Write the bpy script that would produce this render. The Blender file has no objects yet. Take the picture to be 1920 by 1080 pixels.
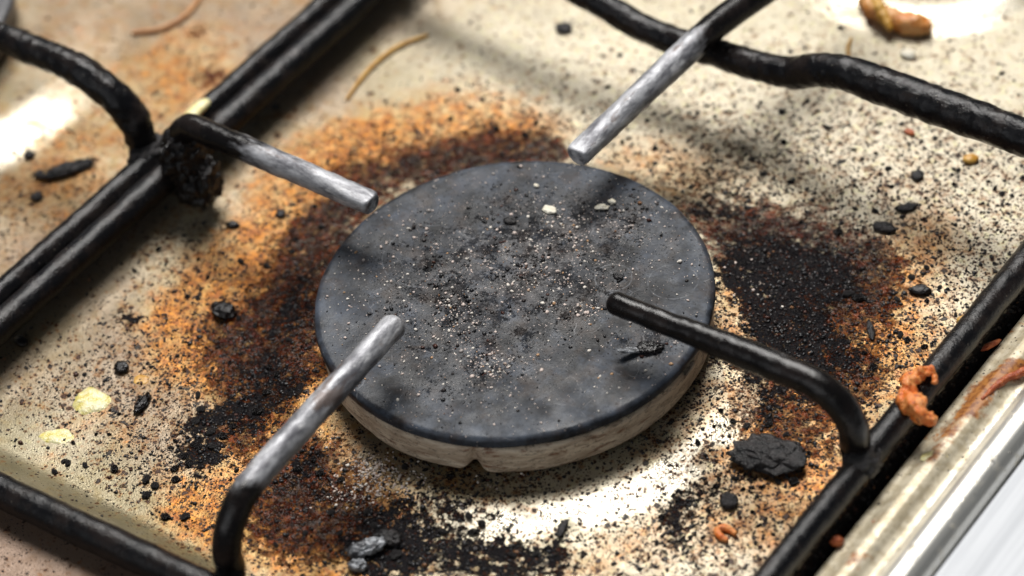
import bpy, math, random
import numpy as np
from mathutils import Vector, noise as mnoise

S = 0.01            # everything is laid out in centimetres, one unit here = 1 cm
scene = bpy.context.scene
COL = scene.collection

# ------------------------------------------------------------------ camera, world, lamps
PIT, ROLL, YAW, FPX = .7614194, -.1366902, -.7194596, 5412.33
CAM = np.array([25.7349, -29.3964, 38.6542])
fw = np.array([math.cos(PIT)*math.sin(YAW), math.cos(PIT)*math.cos(YAW), -math.sin(PIT)])
_rt = np.array([math.cos(YAW), -math.sin(YAW), 0]); _up = np.cross(_rt, fw)
rt = math.cos(ROLL)*_rt + math.sin(ROLL)*_up
up = -math.sin(ROLL)*_rt + math.cos(ROLL)*_up
cd = bpy.data.cameras.new('camera'); cam = bpy.data.objects.new('camera', cd); COL.objects.link(cam)
from mathutils import Matrix
cam.matrix_world = Matrix(((rt[0], up[0], -fw[0], CAM[0]*S), (rt[1], up[1], -fw[1], CAM[1]*S),
                           (rt[2], up[2], -fw[2], CAM[2]*S), (0, 0, 0, 1)))
cd.sensor_width = 36; cd.lens = FPX/1920*36
cd.clip_start = .02; cd.clip_end = 20
cd.dof.use_dof = True
cd.dof.focus_distance = .536
cd.dof.aperture_fstop = 9.8
cd.dof.aperture_blades = 7
scene.camera = cam

w = bpy.data.worlds.new('World'); scene.world = w; w.use_nodes = True
w.node_tree.nodes['Background'].inputs[0].default_value = (.80, .90, 1.0, 1)
w.node_tree.nodes['Background'].inputs[1].default_value = .08

def area(name, elev, az, dist, size, power, colr, target=(0, 0, 0)):
    l = bpy.data.lights.new(name, 'AREA'); l.shape = 'RECTANGLE'; l.size = size[0]; l.size_y = size[1]
    l.energy = power; l.color = colr
    o = bpy.data.objects.new(name, l); COL.objects.link(o)
    d = Vector((math.cos(elev)*math.cos(az), math.cos(elev)*math.sin(az), math.sin(elev)))
    o.location = Vector(target)*S + d*dist
    o.rotation_euler = d.to_track_quat('Z', 'Y').to_euler()
    return o
R = math.radians
area('window_light', R(60), R(126), 1.1, (.54, .54), 18, (1, .975, .94))
area('room_fill', R(32), R(-88), 1.2, (.9, .6), 2.6, (.97, .98, 1))

scene.view_settings.view_transform = 'Standard'; scene.view_settings.look = 'None'
scene.view_settings.exposure = 0; scene.view_settings.gamma = 1
scene.view_settings.use_curve_mapping = False
scene.cycles.max_bounces = 6; scene.cycles.diffuse_bounces = 3; scene.cycles.glossy_bounces = 3
scene.cycles.sample_clamp_indirect = 4

# ------------------------------------------------------------------ helpers
def at(px, py, z=0.):
    """point (cm) of the horizontal plane z seen at that spot of the photograph"""
    d = fw*FPX + rt*(px-960) + up*(540-py)
    return CAM + d*((z-CAM[2])/d[2])
def aty(px, py, y):
    d = fw*FPX + rt*(px-960) + up*(540-py)
    return CAM + d*((y-CAM[1])/d[1])

def tag(o, label=None, cat=None, group=None, kind=None):
    if label: o['label'] = label
    if cat: o['category'] = cat
    if group: o['group'] = group
    if kind: o['kind'] = kind
    return o
def empty(name, loc=(0, 0, 0)):
    o = bpy.data.objects.new(name, None); COL.objects.link(o)
    o.location = Vector(loc)*S; o.empty_display_size = .01
    return o
def mesh_obj(name, V, F, mat, parent=None, smooth=True, attrs=None, loc=(0, 0, 0), colattr=None):
    me = bpy.data.meshes.new(name)
    V = np.asarray(V, dtype=np.float32)*S
    if isinstance(F, np.ndarray):
        n, k = F.shape
        me.vertices.add(len(V)); me.vertices.foreach_set('co', V.ravel())
        me.loops.add(n*k); me.loops.foreach_set('vertex_index', F.astype(np.int32).ravel())
        me.polygons.add(n)
        me.polygons.foreach_set('loop_start', np.arange(0, n*k, k, dtype=np.int32))
        me.polygons.foreach_set('loop_total', np.full(n, k, dtype=np.int32))
        me.update(calc_edges=True); me.validate()
    else:
        me.from_pydata([tuple(map(float, v)) for v in V], [], F); me.update()
    if smooth: me.polygons.foreach_set('use_smooth', np.ones(len(me.polygons), dtype=bool))
    for k_, a in (attrs or {}).items():
        at_ = me.attributes.new(k_, 'FLOAT', 'POINT'); at_.data.foreach_set('value', np.asarray(a, dtype=np.float32))
    if mat: me.materials.append(mat)
    o = bpy.data.objects.new(name, me); COL.objects.link(o)
    if parent: o.parent = parent
    o.location = Vector(loc)*S
    return o

# numpy value noise
def vnoise(x, y, seed=0):
    xi = np.floor(x).astype(np.int64); yi = np.floor(y).astype(np.int64)
    xf = x-xi; yf = y-yi
    u = xf*xf*(3-2*xf); v = yf*yf*(3-2*yf)
    def h(a, b):
        n = (a*374761393 + b*668265263 + seed*982451653) & 0xffffffff
        n = ((n ^ (n >> 13))*1274126177) & 0xffffffff
        return ((n ^ (n >> 16)) & 0xffff)/65535.
    return (h(xi, yi)*(1-u)+h(xi+1, yi)*u)*(1-v)+(h(xi, yi+1)*(1-u)+h(xi+1, yi+1)*u)*v
def fbm(x, y, sc, seed=0, octv=4):
    s = 0; a = .5; t = 0
    for k in range(octv):
        s = s+a*vnoise(x*sc*2**k+17.3*k, y*sc*2**k-9.1*k, seed+k); t += a; a *= .5
    return s/t
def sstep(a, b, x):
    t = np.clip((x-a)/(b-a), 0, 1); return t*t*(3-2*t)

# ------------------------------------------------------------------ node helper
class NT:
    def __init__(s, name):
        s.m = bpy.data.materials.new(name); s.m.use_nodes = True; s.t = s.m.node_tree
        s.t.nodes.clear(); s.out = s.t.nodes.new('ShaderNodeOutputMaterial')
        s.b = s.t.nodes.new('ShaderNodeBsdfPrincipled'); s.t.links.new(s.b.outputs[0], s.out.inputs[0])
        tc = s.t.nodes.new('ShaderNodeTexCoord'); mp = s.t.nodes.new('ShaderNodeMapping')
        mp.inputs['Scale'].default_value = (100, 100, 100); s.t.links.new(tc.outputs['Object'], mp.inputs[0])
        s.co = mp.outputs[0]
    def lk(s, v, inp):
        if hasattr(v, 'is_output') or isinstance(v, bpy.types.NodeSocket): s.t.links.new(v, inp)
        elif isinstance(v, tuple): inp.default_value = (*v, 1) if len(v) == 3 and inp.type == 'RGBA' else v
        else: inp.default_value = v
    def noise(s, sc, det=4, rough=.55, co=None, dist=0, off=0):
        n = s.t.nodes.new('ShaderNodeTexNoise'); n.inputs['Scale'].default_value = sc; n.inputs['Detail'].default_value = det
        n.inputs['Roughness'].default_value = rough; n.inputs['Distortion'].default_value = dist
        c = co or s.co
        if off:
            a = s.t.nodes.new('ShaderNodeVectorMath'); a.inputs[1].default_value = (off, off*1.7, off*.3); s.t.links.new(c, a.inputs[0]); c = a.outputs[0]
        s.t.links.new(c, n.inputs['Vector']); return n.outputs['Fac']
    def vor(s, sc, co=None, feat='F1', rnd=1):
        n = s.t.nodes.new('ShaderNodeTexVoronoi'); n.feature = feat; n.inputs['Scale'].default_value = sc
        n.inputs['Randomness'].default_value = rnd
        s.t.links.new(co or s.co, n.inputs['Vector']); return n.outputs
    def warp(s, amt, sc):
        n = s.t.nodes.new('ShaderNodeTexNoise'); n.inputs['Scale'].default_value = sc; n.inputs['Detail'].default_value = 2
        s.t.links.new(s.co, n.inputs['Vector'])
        v = s.t.nodes.new('ShaderNodeVectorMath'); v.operation = 'MULTIPLY_ADD'
        s.t.links.new(n.outputs['Color'], v.inputs[0]); v.inputs[1].default_value = (amt,)*3; s.t.links.new(s.co, v.inputs[2])
        return v.outputs[0]
    def M(s, op, a, b=0., c=0., clamp=False):
        n = s.t.nodes.new('ShaderNodeMath'); n.operation = op; n.use_clamp = clamp
        s.lk(a, n.inputs[0]); s.lk(b, n.inputs[1])
        if op in ('MULTIPLY_ADD', 'SMOOTH_MIN', 'COMPARE'): s.lk(c, n.inputs[2])
        return n.outputs[0]
    def ss(s, x, lo, hi, a=0., b=1.):
        n = s.t.nodes.new('ShaderNodeMapRange'); n.interpolation_type = 'SMOOTHSTEP'
        s.lk(x, n.inputs[0]); s.lk(lo, n.inputs[1]); s.lk(hi, n.inputs[2]); s.lk(a, n.inputs[3]); s.lk(b, n.inputs[4])
        return n.outputs[0]
    def mix(s, f, a, b):
        n = s.t.nodes.new('ShaderNodeMix'); n.data_type = 'RGBA'
        s.lk(f, n.inputs[0]); s.lk(a, n.inputs[6]); s.lk(b, n.inputs[7]); return n.outputs[2]
    def attr(s, name):
        n = s.t.nodes.new('ShaderNodeAttribute'); n.attribute_name = name; return n.outputs['Fac']
    def mask(s, dens, nz, hi=.74, span=.5, soft=.03):
        """noise above a threshold that falls as the density rises"""
        t = s.M('MULTIPLY_ADD', dens, -span, hi)
        return s.ss(nz, s.M('SUBTRACT', t, soft), s.M('ADD', t, soft))
    def dots(s, dens, sc, co, mx=.42, k=1.):
        """round specks; the share of cells that carry one follows the density"""
        v = s.vor(sc, co)
        sep = s.t.nodes.new('ShaderNodeSeparateColor'); s.t.links.new(v['Color'], sep.inputs[0])
        on = s.ss(s.M('SUBTRACT', s.M('MULTIPLY', dens, k), sep.outputs[0]), -.02, .02)
        rad = s.M('MULTIPLY_ADD', sep.outputs[1], mx*.7, mx*.3)
        d = s.ss(v['Distance'], s.M('MULTIPLY', rad, .75), rad, 1., 0.)
        return s.M('MULTIPLY', on, d)
    def bump(s, h, dist, strength=1., prev=None):
        n = s.t.nodes.new('ShaderNodeBump'); n.inputs['Strength'].default_value = strength; n.inputs['Distance'].default_value = dist
        s.lk(h, n.inputs['Height'])
        if prev: s.t.links.new(prev, n.inputs['Normal'])
        return n.outputs[0]
    def set(s, **k):
        for a, v in k.items():
            s.lk(v, s.b.inputs[{'color': 'Base Color', 'rough': 'Roughness', 'metal': 'Metallic', 'normal': 'Normal', 'spec': 'Specular IOR Level',
                                'coat': 'Coat Weight', 'coatr': 'Coat Roughness', 'sss': 'Subsurface Weight', 'trans': 'Transmission Weight', 'alpha': 'Alpha'}[a]])
        return s.m

# ------------------------------------------------------------------ materials
def mat_pan():
    n = NT('stained_steel')
    A = {k: n.attr(k) for k in ('amber', 'rust', 'soot', 'speck', 'pink', 'pale', 'olive', 'ash', 'gleaming')}
    w1 = n.warp(.06, 9.); w2 = n.warp(.14, 4.)
    big = n.noise(.9, 5, .6); med = n.noise(3.2, 5, .6, off=3.1); fine = n.noise(16, 4, .6, off=7.7)
    vf = n.noise(34, 2, .5, off=1.3)
    base = n.mix(n.ss(big, .35, .65), (.21, .175, .115), (.38, .325, .225))
    base = n.mix(n.M('MULTIPLY', n.ss(med, .46, .68), .9), base, (.28, .20, .085))
    base = n.mix(n.M('MULTIPLY', n.ss(n.noise(.75, 5, .6, off=27.), .48, .66), .45), base, (.22, .20, .12))
    base = n.mix(n.M('MULTIPLY', n.ss(fine, .5, .75), .5), base, (.25, .22, .14))
    base = n.mix(n.M('MULTIPLY', A['pale'], .75), base, (.54, .49, .385))
    base = n.mix(n.M('MULTIPLY', A['pale'], n.M('MULTIPLY', n.ss(n.noise(5.5, 3, .5, off=9.), .56, .66), .6)), base, (.50, .47, .26))
    base = n.mix(n.M('MULTIPLY', A['pink'], .8), base, (.20, .125, .095))
    base = n.mix(n.M('MULTIPLY', A['olive'], .7), base, (.20, .17, .085))
    base = n.mix(n.M('MULTIPLY', A['gleaming'], .9), base, (.64, .59, .49))  # painted glare on the front of the burner rings
    # amber grease film
    an = n.noise(2.2, 6, .68, off=5.5)
    film = n.ss(n.M('MULTIPLY_ADD', an, 1.1, A['amber']), .68, 1.45)
    c = n.mix(n.M('MULTIPLY', film, .80), base, n.mix(n.ss(an, .4, .6), (.40, .24, .06), (.27, .125, .025)))
    am = n.mask(A['amber'], n.noise(3.4, 6, .70, off=15.5), .80, .42, .16)
    amc = n.mix(n.ss(n.noise(6., 5, .7, off=19.), .38, .58), (.46, .165, .015), (.17, .036, .004))
    c = n.mix(n.M('MULTIPLY', am, .82), c, amc)
    am = n.M('MAXIMUM', film, am)
    # faint fine tan mottling everywhere
    c = n.mix(n.M('MULTIPLY', n.ss(vf, .56, .70), .22), c, (.20, .115, .04))
    # rust-red baked crust on a brown varnish
    vm = n.ss(n.M('MULTIPLY_ADD', n.noise(5.5, 5, .66, off=41.), 1.7, A['rust']), 1.25, 1.62)
    c = n.mix(n.M('MULTIPLY', vm, .93), c, n.mix(n.ss(n.M('MULTIPLY_ADD', n.noise(4., 5, .68, off=61.), 1.2, A['rust']), 1.02, 1.46), (.20, .032, .003), (.007, .002, .0015)))
    rn = n.noise(6.0, 5, .64, co=w1, off=2.2)
    rm = n.mask(A['rust'], rn, .71, .22, .05)
    rc = n.mix(n.ss(n.noise(13, 3, .6, off=4.), .38, .62), (.075, .010, .002), (.010, .004, .003))
    c = n.mix(n.M('MULTIPLY', rm, .95), c, rc)
    # soot / carbon crust
    sn = n.noise(5.2, 7, .70, co=w1, off=8.8)
    sm = n.mask(A['soot'], sn, .75, .42, .025)
    c = n.mix(sm, c, n.mix(n.ss(fine, .4, .7), (.006, .006, .008), (.022, .018, .018)))
    # specks in three sizes
    cl_ = n.M('MULTIPLY', A['speck'], n.ss(n.noise(2.6, 4, .65, off=31.), .34, .62, .25, 1.25))
    d1 = n.dots(cl_, 24, w1, .52, 1.)
    d2 = n.dots(cl_, 12.5, w1, .50, .75)
    d3 = n.dots(cl_, 6.3, w2, .44, .38)
    d4 = n.dots(cl_, 3.4, w2, .30, .12)
    halo = n.M('MAXIMUM', n.dots(cl_, 12.5, w1, .95, .75), n.dots(cl_, 6.3, w2, .80, .38))
    c = n.mix(n.M('MULTIPLY', n.M('MULTIPLY', halo, n.M('SUBTRACT', 1., n.M('MAXIMUM', sm, vm))), n.M('MULTIPLY_ADD', n.ss(med, .4, .62), .5, .10)), c, (.22, .085, .018))
    dd = n.M('MAXIMUM', n.M('MAXIMUM', d1, d2), n.M('MAXIMUM', d3, d4))
    dc = n.mix(n.ss(med, .44, .60), (.012, .010, .010), (.055, .018, .008))
    c = n.mix(n.M('MULTIPLY', dd, .93), c, dc)
    # pale pink ash flecks
    ad = n.mask(A['ash'], n.noise(11, 4, .65, co=w2, off=12.), .80, .30, .02)
    c = n.mix(ad, c, (.72, .60, .52))
    dirt = n.M('MAXIMUM', n.M('MAXIMUM', rm, n.M('MAXIMUM', sm, vm)), n.M('MAXIMUM', dd, ad))
    metal = n.M('MULTIPLY', n.M('SUBTRACT', 1., dirt), n.M('MULTIPLY_ADD', A['gleaming'], .50, n.M('MULTIPLY_ADD', am, .18, .48)), clamp=True)
    rough = n.M('MULTIPLY_ADD', n.ss(med, .3, .7), .14, .33)
    rough = n.M('MULTIPLY_ADD', vm, -.20, n.M('MULTIPLY_ADD', A['pink'], .06, rough))
    rough = n.M('MULTIPLY_ADD', sm, .08, n.M('MULTIPLY_ADD', rm, -.20, rough))
    rough = n.M('MULTIPLY_ADD', A['gleaming'], -.14, rough)
    rough = n.M('MULTIPLY_ADD', dd, -.08, rough)
    h = n.M('ADD', n.M('MULTIPLY', sm, n.M('MULTIPLY_ADD', n.noise(15, 4, .7, off=3.), 1.2, .3)), n.M('MULTIPLY', rm, n.M('MULTIPLY_ADD', n.noise(20, 3, .6), .8, .25)))
    h = n.M('ADD', h, n.M('MULTIPLY', dd, .55))
    h = n.M('ADD', h, n.M('MULTIPLY', ad, .8))
    nb = n.bump(h, .0005, .9)
    nb = n.bump(n.M('MULTIPLY', n.M('ADD', n.M('MULTIPLY', fine, .6), vf), n.M('SUBTRACT', 1., n.M('MULTIPLY', vm, .7))), .00014, .8, nb)
    nb = n.bump(n.M('MULTIPLY', vm, n.noise(7, 4, .6, off=71.)), .0008, .8, nb)
    return n.set(color=c, rough=rough, metal=metal, normal=nb, spec=n.M('MULTIPLY_ADD', sm, -.12, n.M('MULTIPLY_ADD', dirt, -.30, .5)))

def mat_cap():
    n = NT('sooty_black_enamel')
    r = n.attr('rad'); core = n.attr('core')
    big = n.noise(1.1, 6, .65); med = n.noise(4, 6, .7, off=2.); fine = n.noise(30, 3, .6, off=5.)
    c = n.mix(n.ss(big, .36, .66), (.004, .004, .005), (.027, .030, .037))
    c = n.mix(n.M('MULTIPLY', n.ss(n.noise(1.7, 8, .74, off=52.), .46, .74), .7), c, (.082, .100, .135))
    c = n.mix(n.M('MULTIPLY', n.ss(n.noise(2.1, 4, .6, off=8.), .5, .68), .6), c, (.040, .026, .019))
    # hazy rim and scratches
    haze = n.M('MULTIPLY', n.ss(r, .60, .98), n.ss(n.noise(1.6, 7, .72, off=11.), .36, .70))
    c = n.mix(n.M('MULTIPLY', haze, .5), c, (.10, .12, .155))
    wv = n.warp(.5, 1.2)
    ve = n.vor(1.5, wv, 'DISTANCE_TO_EDGE')['Distance']
    scr = n.M('MULTIPLY', n.ss(ve, .0, .012, 1., 0.), n.ss(n.noise(2.5, 3, .6, off=4.), .52, .62))
    c = n.mix(n.M('MULTIPLY', scr, .5), c, (.28, .28, .29))
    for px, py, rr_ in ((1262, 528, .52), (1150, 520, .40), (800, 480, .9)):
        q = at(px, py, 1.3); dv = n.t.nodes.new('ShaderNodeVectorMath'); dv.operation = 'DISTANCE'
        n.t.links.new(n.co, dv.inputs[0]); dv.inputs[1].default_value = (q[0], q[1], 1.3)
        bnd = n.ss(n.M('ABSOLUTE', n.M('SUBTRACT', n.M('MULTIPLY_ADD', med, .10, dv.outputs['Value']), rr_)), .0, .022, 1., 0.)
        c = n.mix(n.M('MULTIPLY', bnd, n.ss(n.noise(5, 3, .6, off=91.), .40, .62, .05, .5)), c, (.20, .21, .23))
    # dust: black grains then pale ash grains
    w1 = n.warp(.08, 9); w2 = n.warp(.12, 5.)
    clump = n.ss(n.noise(2.4, 6, .72, off=33.), .38, .62, .0, 1.3)
    cb = n.M('MULTIPLY', core, clump)
    bm = n.M('MAXIMUM', n.M('MAXIMUM', n.dots(cb, 34, w1, .55, 1.1), n.dots(cb, 17, w1, .48, .6)), n.M('MULTIPLY', n.mask(cb, n.noise(4, 8, .8, off=1.), .76, .28, .10), .7))
    c = n.mix(n.M('MULTIPLY', bm, .88), c, (.006, .006, .007))
    gm = n.M('MAXIMUM', n.dots(core, 33, w2, .42, .45), n.M('MULTIPLY', n.mask(core, n.noise(2.6, 9, .82, co=w1, off=21.), .74, .26, .10), .8))
    c = n.mix(n.M('MULTIPLY', gm, .60), c, (.19, .18, .18))
    p1 = n.dots(n.M('MULTIPLY_ADD', core, .30, .07), 24, w1, .38, 1.)
    p2 = n.dots(n.M('MULTIPLY_ADD', core, .07, .010), 10, w1, .30, 1.)
    pm = n.M('MAXIMUM', p1, p2)
    c = n.mix(pm, c, n.mix(n.ss(med, .45, .55), (.62, .52, .48), (.30, .27, .26)))
    rough = n.M('ADD', .32, n.M('MULTIPLY', n.ss(n.noise(1.5, 7, .7, off=81.), .35, .68), .26))
    rough = n.M('MULTIPLY_ADD', bm, .25, rough)
    nb = n.bump(n.M('ADD', n.M('MULTIPLY', bm, .8), n.M('MULTIPLY', pm, .9)), .0003, .8)
    nb = n.bump(n.M('ADD', fine, n.M('MULTIPLY', med, 2.)), .00006, .7, nb)
    return n.set(color=c, rough=rough, metal=.0, spec=.20, normal=nb)

def mat_base():
    n = NT('burnt_beige_metal')
    sc = n.t.nodes.new('ShaderNodeVectorMath'); sc.operation = 'MULTIPLY'; sc.inputs[1].default_value = (1, 1, 4.5)
    n.t.links.new(n.co, sc.inputs[0])
    a = n.noise(1.6, 5, .6, co=sc.outputs[0], dist=.6); f = n.noise(14, 4, .6)
    c = n.mix(n.ss(a, .36, .62), (.50, .385, .28), (.78, .66, .51))
    c = n.mix(n.M('MULTIPLY', n.ss(n.noise(2.4, 5, .7, off=4, co=sc.outputs[0]), .56, .66), .8), c, (.20, .075, .03))
    c = n.mix(n.M('MULTIPLY', n.ss(f, .58, .74), .25), c, (.16, .11, .07))
    ve = n.ss(n.noise(1.3, 4, .6, off=14, co=sc.outputs[0]), .485, .50)
    ve2 = n.ss(n.noise(1.3, 4, .6, off=14, co=sc.outputs[0]), .50, .515, 1., 0.)
    c = n.mix(n.M('MULTIPLY', n.M('MULTIPLY', ve, ve2), .7), c, (.07, .045, .03))
    nb = n.bump(n.M('ADD', a, n.M('MULTIPLY', f, .3)), .0006, .7)
    return n.set(color=c, rough=.58, metal=.15, normal=nb)

def mat_rod(name, crust=.5, gloss=.32, base=(.012, .011, .012), st=(1, 1, 1)):
    n = NT(name)
    ash = n.attr('ash')
    f = n.noise(9, 5, .68); g = n.noise(28, 3, .6, off=3.); b = n.noise(2.2, 4, .6, off=6)
    c = n.mix(n.ss(b, .42, .66), base, (.016, .012, .011))
    c = n.mix(n.M('MULTIPLY', n.ss(f, .60, .72), .5*crust), c, (.12, .12, .13))
    c = n.mix(n.M('MULTIPLY', n.dots(.10, 12, n.co, .28), crust), c, (.26, .22, .17))
    # oxidised grey metal where the flame bites
    sc = n.t.nodes.new('ShaderNodeVectorMath'); sc.operation = 'MULTIPLY'; sc.inputs[1].default_value = st
    n.t.links.new(n.co, sc.inputs[0]); q = sc.outputs[0]
    am = n.mask(ash, n.noise(2.3, 6, .66, off=9, co=q), .80, .62, .09)
    ac = n.mix(n.ss(n.noise(4, 6, .72, off=13, co=q), .36, .66), (.13, .13, .145), (.52, .525, .55))
    ac = n.mix(n.M('MULTIPLY', n.ss(n.noise(2.6, 6, .7, off=17, co=q), .54, .66), .8), ac, (.80, .80, .81))
    ac = n.mix(n.M('MULTIPLY', n.ss(n.noise(2.9, 6, .7, off=23, co=q), .55, .66), .7), ac, (.13, .085, .065))
    c = n.mix(am, c, ac)
    rough = n.M('MULTIPLY_ADD', f, .22, gloss-.10)
    rough = n.M('MULTIPLY_ADD', am, .24, rough)
    nb = n.bump(n.M('ADD', n.M('MULTIPLY', f, 1.), n.M('MULTIPLY', g, .35)), .0007*crust+.00008, .7)
    return n.set(color=c, rough=rough, metal=n.M('MULTIPLY', am, .25), spec=.30, normal=nb)

def mat_simple(name, cols, sc=6, rough=.5, bd=.0004, sss=0, metal=0, spec=.5, thr=(.38, .62)):
    n = NT(name)
    f = n.noise(sc, 5, .65); g = n.noise(sc*3.1, 3, .6, off=4)
    c = n.mix(n.ss(f, *thr), cols[0], cols[1])
    if len(cols) > 2: c = n.mix(n.ss(g, .56, .68), c, cols[2])
    nb = n.bump(n.M('ADD', f, n.M('MULTIPLY', g, .4)), bd, .8)
    if sss:
        n.b.inputs['Subsurface Radius'].default_value = (.002, .001, .0005); n.b.inputs['Subsurface Scale'].default_value = 1.
    return n.set(color=c, rough=n.M('MULTIPLY_ADD', g, .2, rough-.1), normal=nb, sss=sss, metal=metal, spec=spec)

def mat_grit(name, stops, rough=.4):
    n = NT(name)
    v = n.attr('tone'); c = stops[0][1]
    for p, col in stops[1:]:
        c = n.mix(n.ss(v, p-.01, p+.01), c, col)
    return n.set(color=c, rough=rough, spec=.5, normal=n.bump(n.noise(25, 3, .6), .0003, .7))

def mat_trim():
    n = NT('greasy_steel_trim')
    st = n.t.nodes.new('ShaderNodeVectorMath'); st.operation = 'MULTIPLY'; st.inputs[1].default_value = (9, .25, 9)
    n.t.links.new(n.co, st.inputs[0])
    streak = n.noise(1, 4, .6, co=st.outputs[0]); med = n.noise(2.5, 5, .65, off=2.)
    g = n.attr('grease'); o = n.attr('orange')
    c = n.mix(n.ss(streak, .3, .7), (.62, .60, .55), (.78, .77, .73))
    gm = n.mask(g, med, .76, .6, .12)
    c = n.mix(n.M('MULTIPLY', gm, .85), c, n.mix(n.ss(n.noise(5, 4, .6, off=5), .4, .6), (.62, .54, .38), (.42, .34, .20)))
    om = n.mask(o, n.noise(3.3, 6, .7, off=7.), .80, .55, .10)
    c = n.mix(om, c, n.mix(n.ss(n.noise(8, 4, .6, off=15), .4, .6), (.40, .16, .035), (.20, .065, .015)))
    d = n.M('MAXIMUM', n.dots(n.M('MULTIPLY_ADD', g, .16, .02), 7, n.co, .30), n.dots(n.M('MULTIPLY_ADD', g, .3, .0), 15, n.co, .3))
    c = n.mix(d, c, (.03, .02, .012))
    metal = n.M('MULTIPLY', n.M('SUBTRACT', 1., n.M('MAXIMUM', d, om)), n.M('MULTIPLY_ADD', gm, -.55, .85), clamp=True)
    nb = n.bump(n.M('ADD', n.M('MULTIPLY', streak, .15), n.M('ADD', d, n.M('MULTIPLY', gm, med))), .0003, .4)
    return n.set(color=c, rough=n.M('MULTIPLY_ADD', gm, .12, .38), metal=metal, normal=nb)

def mat_counter():
    n = NT('brushed_pale_metal')
    st = n.t.nodes.new('ShaderNodeVectorMath'); st.operation = 'MULTIPLY'; st.inputs[1].default_value = (4, .12, 4)
    n.t.links.new(n.co, st.inputs[0])
    s_ = n.noise(1, 5, .6, co=st.outputs[0]); m = n.noise(.8, 3, .5, off=3)
    c = n.mix(n.ss(s_, .32, .68), (.52, .54, .57), (.68, .70, .73))
    c = n.mix(n.M('MULTIPLY', n.ss(m, .5, .7), .3), c, (.58, .60, .635))
    return n.set(color=c, rough=.6, metal=0., spec=.2, normal=n.bump(s_, .0002, .5))

M_PAN = mat_pan(); M_CAP = mat_cap(); M_BASE = mat_base()
M_ROD = mat_rod('crusted_black_enamel', .26, .19, (.005, .005, .006))
M_ARMX = mat_rod('burnt_grate_arm', .10, .20, (.006, .005, .005), (.3, 1, 1))
M_ARMY = mat_rod('burnt_grate_arm', .10, .20, (.006, .005, .005), (1, .3, 1))
M_CARBON = mat_simple('carbon_crust', ((.006, .006, .007), (.028, .024, .024), (.06, .055, .055)), 7, .38, .0009)
M_CARBONG = mat_simple('glossy_tar', ((.003, .003, .0035), (.010, .007, .007)), 6, .18, .0006)
M_SILVER = mat_simple('silvery_ash_flake', ((.05, .05, .055), (.42, .44, .47), (.70, .71, .74)), 5, .38, .0008, metal=.35)
M_ORANGE = mat_simple('dried_orange_peel', ((.74, .17, .02), (.84, .34, .10), (.22, .035, .008)), 5, .42, .0008, sss=.15)
M_RED = mat_simple('red_brown_scrap', ((.30, .05, .012), (.52, .14, .04)), 7, .4, .0005, sss=.1)
M_YEL = mat_simple('yellow_onion_bit', ((.80, .68, .28), (.88, .80, .46)), 4, .38, .0004, sss=.15)
M_FAT = mat_simple('hardened_fat', ((.78, .66, .20), (.90, .84, .52)), 5, .14, .0007, sss=.1, spec=.7)
M_STRAW = mat_simple('dried_golden_strand', ((.50, .24, .03), (.66, .38, .08)), 2, .4, .0004)
M_RUSTST = mat_simple('faint_orange_strand', ((.42, .17, .05), (.52, .25, .09)), 2, .5, .0004)
M_GOLDPEEL = mat_simple('golden_onion_skin', ((.60, .20, .03), (.72, .38, .14), (.38, .09, .02)), 3, .35, .0007, sss=.15)
M_CREAM = mat_simple('pale_cream_crumb', ((.72, .66, .52), (.86, .82, .70)), 6, .5, .0006)
M_DARKMETAL = mat_simple('dark_burner_neck', ((.02, .018, .016), (.05, .04, .035)), 5, .5, .0004)
M_GREYCAP = mat_simple('grey_worn_cap', ((.06, .06, .065), (.14, .14, .15)), 3, .36, .0002)
M_TRIM = mat_trim(); M_COUNTER = mat_counter()
M_GRIT = mat_grit('loose_soot_grit', [(0, (.008, .008, .010)), (.62, (.022, .016, .015)), (.88, (.05, .012, .005)), (.975, (.18, .08, .03))], .33)
M_ASHG = mat_grit('pale_ash_grit', [(0, (.70, .58, .52)), (.45, (.80, .74, .66)), (.75, (.40, .36, .34)), (.93, (.50, .30, .16))], .55)

# ------------------------------------------------------------------ the hob plate
B2 = np.array([-17.3, .3]); B3 = np.array([.6, 14.4])     # neighbouring burners
def plate_z(x, y):
    r = np.hypot(x, y); r2 = np.hypot(x-B2[0], y-B2[1]); r3 = np.hypot(x-B3[0], y-B3[1])
    z = 0*x
    # pressed well: rises to the rim at the right, the front and under the double rods at the left
    z = z+.46*sstep(6.95, 7.95, x)
    z = np.maximum(z, .46*sstep(-7.15, -8.15, y))
    z = np.maximum(z, .26*np.exp(-((x+8.6)/.75)**4))
    z = z+.19*sstep(5.2, 4.2, r)+.20*sstep(5.35, 4.0, r2)+.22*sstep(3.3, 2.5, r3)
    # under the burner the plate sinks into its hole
    z = z-.35*sstep(3.35, 2.9, r)-.3*sstep(2.4, 2., r2)-.3*sstep(2., 1.6, r3)
    z = z-.7*sstep(7.82, 8.0, x)                       # gap between plate and trim
    z = z+.03*(fbm(x, y, .35, 5, 2)-.5)
    return z
def hz(x, y): return float(plate_z(np.array([x], float), np.array([y], float))[0])

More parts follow.
